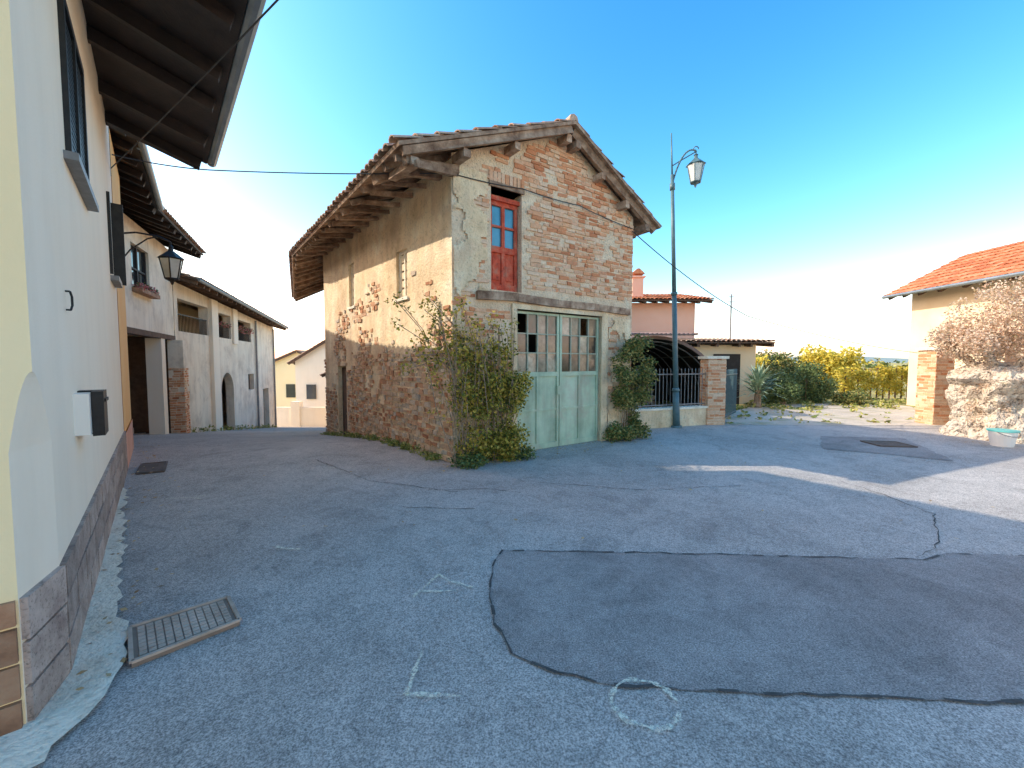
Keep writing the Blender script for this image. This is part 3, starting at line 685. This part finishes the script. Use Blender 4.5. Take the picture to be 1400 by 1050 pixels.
mb.obj('pole',m_teal,SL,True)
mb=MB();p=pl(5.75)
pts=[]
for i in range(15):
    t=i/14; pts.append(p+Vector((.52*(t**1.3),-.05*t,.8*math.sin(t*math.pi*.58))))
q=pts[-1];mb.tube(pts,.02,8)
mb.tube([pl(6.2),pl(6.2)+Vector((.2,-.02,.12)),q+Vector((0,0,-.02))],.014)
mb.tube([q+Vector((.06*math.cos(a*.5),0,.06*math.sin(a*.5)+.04)) for a in range(11)],.011)
mb.tube([q,q+Vector((.0,0,-.12))],.015);mb.cyl(pl(5.65),pl(5.8),.06,.06,10)
mb.obj('bracket',m_teal,SL,True)
lantern(SL,(q.x,q.y,q.z-.33),1.15)
WL=empty('wall_lantern');w=Lp(6.75)
w0=Vector((*w,3.78));d=Vector((.756,.654,0));mb=MB()
mb.tube([w0,w0+d*.2+Vector((0,0,.06)),w0+d*.5+Vector((0,0,.05)),w0+d*.66+Vector((0,0,-.02)),w0+d*.66+Vector((0,0,-.08))],.016)
mb.tube([w0+Vector((0,0,-.45)),w0+d*.12+Vector((0,0,-.25)),w0+d*.35+Vector((0,0,-.02)),w0+d*.5+Vector((0,0,.05))],.012)
mb.cyl(w0+Vector((0,0,-.5)),w0+Vector((0,0,.1)),.02)
mb.obj('bracket',m_iron,WL);qq=w0+d*.66;lantern(WL,(qq.x,qq.y,qq.z-.32),1.05,fm=m_iron)

# ================================================================ fence, piers, gates
def fence(name,p0,p1,z0,z1,mat,sp=.11,r=.009):
    e=empty(name);p0=Vector(p0);p1=Vector(p1);L=(p1-p0).length;n=int(L/sp);mb=MB()
    for i in range(n+1):
        p=p0.lerp(p1,i/n);mb.cyl((p.x,p.y,z0),(p.x,p.y,z1),r,r,5);mb.cyl((p.x,p.y,z1),(p.x,p.y,z1+.06),r*1.6,0,5)
    mb.obj('bars',mat,e);mb=MB()
    for z in (z0+.06,z1-.1): mb.beam((p0.x,p0.y,z),(p1.x,p1.y,z),.035,.025)
    mb.obj('rails',mat,e);return e
wa=Vector((2.75,9.62));wb=Vector((4.93,10.42))
e=empty('low_garden_wall');mb=MB();mb.beam((*wa,.22),(*wb,.22),.2,.44);mb.obj('wall_body',m_plas,e)
mb=MB();mb.beam((*wa,.465),(*wb,.465),.26,.05);mb.obj('coping',m_conc,e)
fence('iron_fence',wa,wb,.49,1.4,m_ironl)
def pier(cx,cy,w,h,name='brick_gate_pier'):
    e=empty(name);mb=MB();mb.box(cx-w/2,cx+w/2,cy-w/2,cy+w/2,0,h);mb.obj('core',m_mort,e);mb=MB()
    for (a,b,nn) in (((cx-w/2,cy-w/2),(1,0),(0,-1)),((cx-w/2,cy-w/2),(0,1),(-1,0)),((cx+w/2,cy-w/2),(0,1),(1,0)),((cx-w/2,cy+w/2),(1,0),(0,1))):
        bricks(mb,lambda s,z,o=0:(a[0]+b[0]*s-nn[0]*o,a[1]+b[1]*s-nn[1]*o,z),0,w,0,h-.02,lambda *k:True,out=.012)
    mb.obj('bricks',m_brick,e);mb=MB();mb.box(cx-w/2-.05,cx+w/2+.05,cy-w/2-.05,cy+w/2+.05,h,h+.07);mb.obj('cap',m_conc,e)
pier(5.15,10.5,.44,1.68);pier(10.85,10.5,.46,1.9)
fence('iron_gate',(5.42,10.6),(6.75,12.3),.08,1.35,m_teal)
fence('iron_gate',(11.12,10.3),(11.0,9.0),.08,1.2,m_teal)
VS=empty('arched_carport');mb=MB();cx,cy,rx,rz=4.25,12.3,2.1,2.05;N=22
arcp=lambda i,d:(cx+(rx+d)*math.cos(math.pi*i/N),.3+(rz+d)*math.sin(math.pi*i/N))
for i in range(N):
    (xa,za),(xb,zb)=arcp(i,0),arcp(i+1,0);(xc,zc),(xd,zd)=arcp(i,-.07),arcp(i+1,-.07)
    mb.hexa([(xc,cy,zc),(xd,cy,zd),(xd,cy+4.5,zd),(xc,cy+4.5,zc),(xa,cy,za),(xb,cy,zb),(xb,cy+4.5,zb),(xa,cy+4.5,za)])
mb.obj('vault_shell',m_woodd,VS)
mb=MB()
for i in range(N):
    (xa,za),(xb,zb)=arcp(i,.03),arcp(i+1,.03);(xc,zc),(xd,zd)=arcp(i,-.06),arcp(i+1,-.06)
    mb.hexa([(xc,cy-.06,zc),(xd,cy-.06,zd),(xd,cy-.005,zd),(xc,cy-.005,zc),(xa,cy-.06,za),(xb,cy-.06,zb),(xb,cy-.005,zb),(xa,cy-.005,za)])
mb.obj('arch_edge',m_brownsheet,VS)
mb=MB()
for k in range(5):
    pts=[Vector((arcp(i,-.12)[0],cy+.3+k*.9,arcp(i,-.12)[1])) for i in range(N+1)];mb.tube(pts,.022,5)
for i in range(3,N-2,3):
    x,z=arcp(i,-.12);mb.cyl((x,cy,z),(x,cy+4.3,z),.015,.015,5)
mb.obj('hoops',m_ironl,VS)
mb=MB()
for i in range(21):
    xa=2.7+i*.13;mb.hexa([(xa,cy-.3,2.37),(xa+.125,cy-.3,2.39),(xa+.125,cy+3,2.67),(xa,cy+3,2.65),(xa,cy-.3,2.41),(xa+.125,cy-.3,2.45),(xa+.125,cy+3,2.71),(xa,cy+3,2.685)])
mb.obj('sheet_roof',m_brownsheet,VS)
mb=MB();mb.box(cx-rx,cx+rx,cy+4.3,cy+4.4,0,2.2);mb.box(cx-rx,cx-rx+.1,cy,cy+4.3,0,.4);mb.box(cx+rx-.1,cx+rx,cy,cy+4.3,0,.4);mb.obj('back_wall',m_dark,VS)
mb=MB()
for k in range(40):
    x=3.3+random.uniform(0,1.6);z=.1+random.uniform(0,.7);mb.cyl((x,14,z),(x+.05,15.6,z),.09,.08,8)
mb.obj('covered_logs',m_wood,VS)
SH=empty('garden_shed');mb=MB();mb.box(6.6,9.2,15.5,18.5,0,2.25);mb.obj('walls',m_beige,SH);mb=MB();mb.box(7.6,8.6,15.45,15.49,0,1.9);mb.obj('opening',m_dark,SH)
roof(SH,(5.6,15.0,2.33),(9.6,15.0,2.33),(5.6,19,2.62),(9.6,19,2.62),m_tile,m_woodm,.6)
mb=MB();mb.cyl((8.75,16.5,2.4),(8.75,16.5,4.3),.03);mb.beam((8.6,16.5,4.0),(8.9,16.5,4.0),.02,.02);mb.beam((8.65,16.5,4.2),(8.85,16.5,4.2),.02,.02);mb.obj('antenna_mast',m_ironl,SH)
PH=empty('pink_house');mb=MB();mb.box(2,8.2,18.5,25,-.5,4.25);mb.obj('walls',m_pink,PH)
roof(PH,(1.5,17.9,4.3),(8.75,17.9,4.3),(1.5,21.7,5.1),(8.75,21.7,5.1),m_tiler,m_woodm,.6)
mb=MB();mb.box(5.5,6.0,18.9,19.4,4.4,5.45);mb.box(5.42,6.08,18.82,19.48,5.45,5.52);mb.obj('chimney',m_pink,PH)
mb=MB();mb.hexa([(5.45,18.85,5.62),(6.05,18.85,5.62),(6.05,19.45,5.62),(5.45,19.45,5.62),(5.7,18.85,5.85),(5.8,18.85,5.85),(5.8,19.45,5.85),(5.7,19.45,5.85)]);mb.obj('chimney_cap',m_tiler,PH)
RH=empty('beige_house');mb=MB();mb.box(14.7,19.4,5,15.2,-.2,4.15);mb.poly([(14.7,15.2,4.15),(19.4,15.2,4.15),(17.05,15.2,5.5)]);mb.obj('walls',m_beige,RH)
mb=MB();mb.box(14.64,14.69,11.3,12.2,1.2,2.6);mb.box(14.64,14.69,8.3,9.2,0,2.2);mb.obj('shutters',m_woodm,RH)
roof(RH,(14.05,4.5,4.05),(14.05,15.6,4.05),(17.05,4.5,5.6),(17.05,15.6,5.6),m_tiler,m_woodm,.6);roof(RH,(20.05,4.5,4.05),(20.05,15.6,4.05),(17.05,4.5,5.6),(17.05,15.6,5.6),m_tiler,m_woodm,0)
mb=MB();mb.cyl((14.0,4.5,4.03),(14.0,15.6,4.03),.06);mb.obj('gutter',m_gutter,RH)

# ================================================================ plants
def branchy(mb,p,d,L,r,depth,tips):
    q=p+d*L;mb.cyl(p,q,r,r*.7,6,False);tips.append(q)
    if depth:
        for _ in range(random.choice((2,3))):
            nd=(d+Vector((random.uniform(-.7,.7),random.uniform(-.7,.7),random.uniform(-.2,.7)))).normalized();branchy(mb,q,nd,L*random.uniform(.6,.9),r*.65,depth-1,tips)
RB=empty('climbing_rose_bush');mb=MB();tips=[]
gp=lambda a,o,z:Vector((B0[0]+.825*a+.566*o,B0[1]+.566*a-.825*o,z))
for i in range(40):
    a=random.uniform(-.1,1.05);p=gp(a,.2,0)
    h=random.uniform(1.1,2.2); top=gp(a+random.uniform(-.6,.15)*h*.6,random.uniform(.1,.5),h*1.08)
    m=(p+top)/2+Vector((random.uniform(-.1,.1),-.1,.1))
    pts=[p,p.lerp(m,.6),m,m.lerp(top,.6)+Vector((0,0,.05)),top];mb.tube(pts,.007,4);tips+=[m,pts[3],top]
for i in range(28):
    a=random.uniform(-.3,.7);p=gp(a,.15,1.5);t=gp(a-random.uniform(.1,.95),.3,random.uniform(1.5,2.5));mb.tube([p,(p+t)/2+Vector((0,0,.12)),t],.006,4);tips+=[t,(p+t)/2]
mb.obj('stems',m_bark,RB)
cl=[(gp(random.uniform(-.05,1.15),random.uniform(.1,.48),random.uniform(.05,1.35)),random.uniform(.08,.2)) for _ in range(75)]+[(gp(random.uniform(.1,.85),random.uniform(.1,.35),random.uniform(1.3,1.9)),random.uniform(.07,.14)) for _ in range(26)]
foliage('leaves',cl,7500,.055,L1,RB);foliage('sparse_leaves',[(t,.13) for t in tips],2300,.055,L1,RB)
foliage('ground_leaves',[(gp(random.uniform(-.1,1.3),random.uniform(.15,.45),.1),.14) for _ in range(14)],1500,.05,L5,RB)
IV=empty('ivy_bush');cl=[(gp(random.uniform(3.5,4.35),random.uniform(.05,.4),z),random.uniform(.12,.24)) for z in [random.uniform(.8,2.0) for _ in range(30)]]+[(gp(random.uniform(3.4,4.3),random.uniform(.1,.4),random.uniform(.05,.35)),random.uniform(.14,.2)) for _ in range(14)]+[(gp(random.uniform(3.75,4.1),.15,random.uniform(.3,.9)),.15) for _ in range(8)]
foliage('leaves',cl,8000,.055,L2,IV)
mb=MB()
for i in range(6): p=gp(3.75+i*.07,.12,0);mb.tube([p,p+Vector((.03,0,.5)),p+Vector((-.02,0,1.2))],.015,5)
mb.obj('stems',m_bark,IV)
cl=[]
for k in range(34):
    a=random.uniform(0,6.7);x=B0[0]-.64*a-.762*.08;y=B0[1]+.762*a-.64*.08;cl.append(((x,y,g(x,y)+.05),(.13,.13,.07)))
foliage('wall_weeds',cl,1600,.06,L8)
cl=[((random.uniform(6,16),random.uniform(13.5,20),.03),(.3,.3,.08)) for _ in range(130)]+[((random.uniform(5.3,12),random.uniform(10.2,13),.03),(.15,.15,.05)) for _ in range(40)]
foliage('grass_tufts',cl,6000,.12,L8)
YU=empty('yucca_plant');mb=MB()
for i in range(190):
    az=random.uniform(0,6.28);el=random.uniform(-.1,1.45);c=Vector((8.6,14.3,random.uniform(.4,.95)));d=Vector((math.cos(az)*math.cos(el),math.sin(az)*math.cos(el),math.sin(el)));L=random.uniform(.7,1.05);w=d.cross(Vector((0,0,1))).normalized()*.03
    m=c+d*L*.6;t=c+d*L+Vector((0,0,-.12));mb.poly([c-w,c+w,m+w,m-w]);mb.poly([m-w,m+w,t])
mb.obj('leaves',L6,YU);mb=MB();mb.cyl((8.6,14.3,0),(8.6,14.3,.8),.12,.09,8);mb.obj('trunk',m_bark,YU)
def shrub(name,c,R,n,leaf,mat,cn=26,cr=(.25,.45)):
    e=empty(name);foliage('leaves',clump(c,R,cn,cr[0]*R[0],cr[1]*R[0]),n,leaf,mat,e)
    mb=MB()
    for i in range(6): mb.cyl((c[0]+random.uniform(-.1,.1),c[1],g(c[0],c[1])-.05),(c[0]+random.uniform(-.6,.6)*R[0],c[1]+random.uniform(-.5,.5)*R[1],c[2]+.3*R[2]),.035,.012,6)
    mb.obj('stems',m_bark,e)
shrub('garden_shrub',(10.2,15.4,.6),(.75,.7,.5),5000,.09,L5)
shrub('garden_shrub',(11.7,16.2,.75),(.9,.8,.65),5000,.09,L5)
shrub('garden_shrub',(12.6,15.2,.3),(.5,.5,.25),2000,.08,L2)
shrub('garden_shrub',(13.0,19.5,.8),(1.4,.9,.8),4000,.14,L2)
shrub('garden_shrub',(9.4,18.5,.9),(1.1,.8,.8),4000,.14,L4)
shrub('yellow_tree',(18.8,24.5,1.35),(1.7,1.4,1.05),5000,.2,L4)
shrub('yellow_tree',(14.9,24,.9),(1.2,1.2,.8),3500,.2,L4)
shrub('green_tree',(16.5,27,1.2),(1.6,1.2,.9),3500,.2,L2)
shrub('conifer_tree',(20.7,19.8,1.2),(.6,.6,1.1),3000,.13,L5)
VR=empty('vine_row');cl=[];mb=MB()
for i in range(12):
    x=14.0+i*.36;y=17.2+.1*i;mb.cyl((x,y,0),(x,y,1.35),.03,.03,6)
    for k in range(4): cl.append(((x+random.uniform(-.2,.2),y,random.uniform(.25,1.35)),(.26,.15,.24)))
for z in(.5,.9,1.3): mb.cyl((14,17.2,z),(18,18.3,z),.008,.008,4)
mb.obj('posts_and_wires',m_woodm,VR);foliage('leaves',cl,5000,.11,L4,VR)
cl=[]
for i in range(150):
    x=random.uniform(-60,110);y=random.uniform(55,80);cl.append(((x,y,random.uniform(-.5,1.0)),(random.uniform(2,4),2,random.uniform(.7,1.5))))
foliage('distant_tree_line',cl,16000,.7,L2)
mb=MB();n=120
for i in range(n+1):
    x=-2500+5000*i/n;h=10+16*noise.noise(Vector((x*.0016,0,4)))+5*noise.noise(Vector((x*.006,0,4)));mb.v.append((x,900,-2));mb.v.append((x,1300,max(3,h)));mb.v.append((x,1900,-2))
for i in range(n):
    for k in range(2): mb.f.append((i*3+k,i*3+3+k,i*3+4+k,i*3+1+k))
mb.obj('hills',m_hill,smooth=True)
PT=empty('pollarded_tree');mb=MB()
c=Vector((10.35,8.7,0));n=36;ringz=[0,.1,.22,.36,.5,.65,.8,.95,1.1,1.25,1.4,1.52,1.6];rr=[.86,.8,.72,.66,.62,.6,.6,.63,.68,.7,.64,.5,.3]
for zi,(z,r) in enumerate(zip(ringz,rr)):
    for k in range(n):
        q=k*2*math.pi/n;f=1+.35*noise.noise(Vector((math.cos(q)*2,math.sin(q)*2,z*2)))+.3*noise.noise(Vector((math.cos(q)*6,math.sin(q)*6,z*5)))+.07*math.sin(q*5+z*2);mb.v.append((c.x+r*f*math.cos(q),c.y+r*f*math.sin(q),z))
for zi in range(len(rr)-1):
    for k in range(n): mb.f.append((zi*n+k,zi*n+(k+1)%n,(zi+1)*n+(k+1)%n,(zi+1)*n+k))
mb.f.append(tuple((len(rr)-1)*n+k for k in range(n)))
tips=[]
for i in range(7):
    q=i*.9;branchy(mb,c+Vector((.3*math.cos(q),.3*math.sin(q),1.4)),Vector((math.cos(q)*.7,math.sin(q)*.7,.8)).normalized(),.42,.09,2,tips)
mb.obj('trunk_and_limbs',m_barkp,PT)
cl=[(t,random.uniform(.18,.32)) for t in tips if random.random()<.85]+clump((c.x,c.y,2.45),(.95,.85,.8),34,.18,.32)
foliage('leaves',cl,18000,.055,L3,PT)
cl=[((c.x+.6*math.cos(q),c.y+.6*math.sin(q),random.uniform(.1,1.4)),.12) for q in [random.uniform(2.5,6) for _ in range(14)]]
foliage('trunk_ivy',cl,500,.05,L3,PT)
BK=empty('bucket');mb=MB();bc=Vector((9.3,7.7,.012))
mb.cyl(bc,bc+Vector((0,0,.3)),.15,.2,24);mb.obj('body',m_wp,BK,False);mb=MB();mb.cyl(bc+Vector((0,0,.28)),bc+Vector((0,0,.31)),.212,.212,24);mb.obj('rim',m_tp,BK)
mb=MB();mb.tube([bc+Vector((.2*math.cos(a*math.pi/10),-.03-.18*math.sin(a*math.pi/10),.3-.1*math.sin(a*math.pi/10))) for a in range(11)],.006);mb.obj('handle',m_ironl,BK)

# ================================================================ cables
def cable(name,pts,r=.009,sag=0):
    mb=MB();out=[]
    for a,b in zip(pts[:-1],pts[1:]):
        a=Vector(a);b=Vector(b)
        for i in range(12):
            t=i/12;out.append(a.lerp(b,t)-Vector((0,0,sag*4*t*(1-t))))
    out.append(Vector(pts[-1]));mb.tube(out,r,5);mb.obj(name,m_cable)
cable('overhead_cable',[(-5.6,5.87,4.3),(-1.69,3.15,4.28),(4.0,-4.0,4.4)],.007,.02)
cable('overhead_cable',[(-5.6,5.9,4.5),(-4.5,6.25,4.45),(-.97,6.28,4.42)],.009,.03)
cable('wall_cable',[ptg(0,4.42,-.04),ptg(1.3,4.5,-.04),ptg(2.6,4.5,-.04),ptg(4.1,4.35,-.04)],.008,.02)
cable('overhead_cable',[ptg(4.1,4.3,-.04),(5.95,10.4,2.75),(14.65,14.6,1.9)],.01,.12)

# ================================================================ light, sky, camera
el=math.radians(35);sd=Vector((-.9995*math.cos(el),.03*math.cos(el),math.sin(el)))
sun=bpy.data.lights.new('sun','SUN');sun.energy=5;sun.angle=math.radians(.5);sun.color=(1,.91,.78)
so=bpy.data.objects.new('sun',sun);so.rotation_euler=sd.to_track_quat('Z','Y').to_euler();S.collection.objects.link(so)
w=bpy.data.worlds.new('World');S.world=w;w.use_nodes=True;nt=w.node_tree;bg=nt.nodes['Background']
sk=nt.nodes.new('ShaderNodeTexSky');sk.sky_type='NISHITA';sk.sun_disc=False;sk.sun_elevation=el;sk.sun_rotation=math.atan2(sd.x,sd.y)
sk.air_density=1.0;sk.dust_density=1.2;sk.ozone_density=1.2
sp=nt.nodes.new('ShaderNodeSeparateColor');cb=nt.nodes.new('ShaderNodeCombineColor');nt.links.new(sk.outputs[0],sp.inputs[0])
for i,(p,k) in enumerate(((2.35,.66),(1.4,1.75),(1.0,2.8))):
    a=nt.nodes.new('ShaderNodeMath');a.operation='POWER';a.inputs[1].default_value=p;nt.links.new(sp.outputs[i],a.inputs[0])
    b=nt.nodes.new('ShaderNodeMath');b.operation='MULTIPLY';b.inputs[1].default_value=k;nt.links.new(a.outputs[0],b.inputs[0])
    c=nt.nodes.new('ShaderNodeMath');c.operation='MINIMUM';c.inputs[1].default_value=(28,21,17)[i];nt.links.new(b.outputs[0],c.inputs[0]);nt.links.new(c.outputs[0],cb.inputs[i])
nt.links.new(cb.outputs[0],bg.inputs[0]);bg.inputs[1].default_value=.15
cd_=bpy.data.cameras.new('camera');cam=bpy.data.objects.new('camera',cd_);S.collection.objects.link(cam);S.camera=cam
cam.location=(0,0,1.6);cam.rotation_euler=(math.radians(90-3.07),0,0);cd_.lens=14.4;cd_.sensor_width=36;cd_.clip_start=.05;cd_.clip_end=8000
S.view_settings.view_transform='Standard';S.view_settings.look='None';S.view_settings.exposure=0
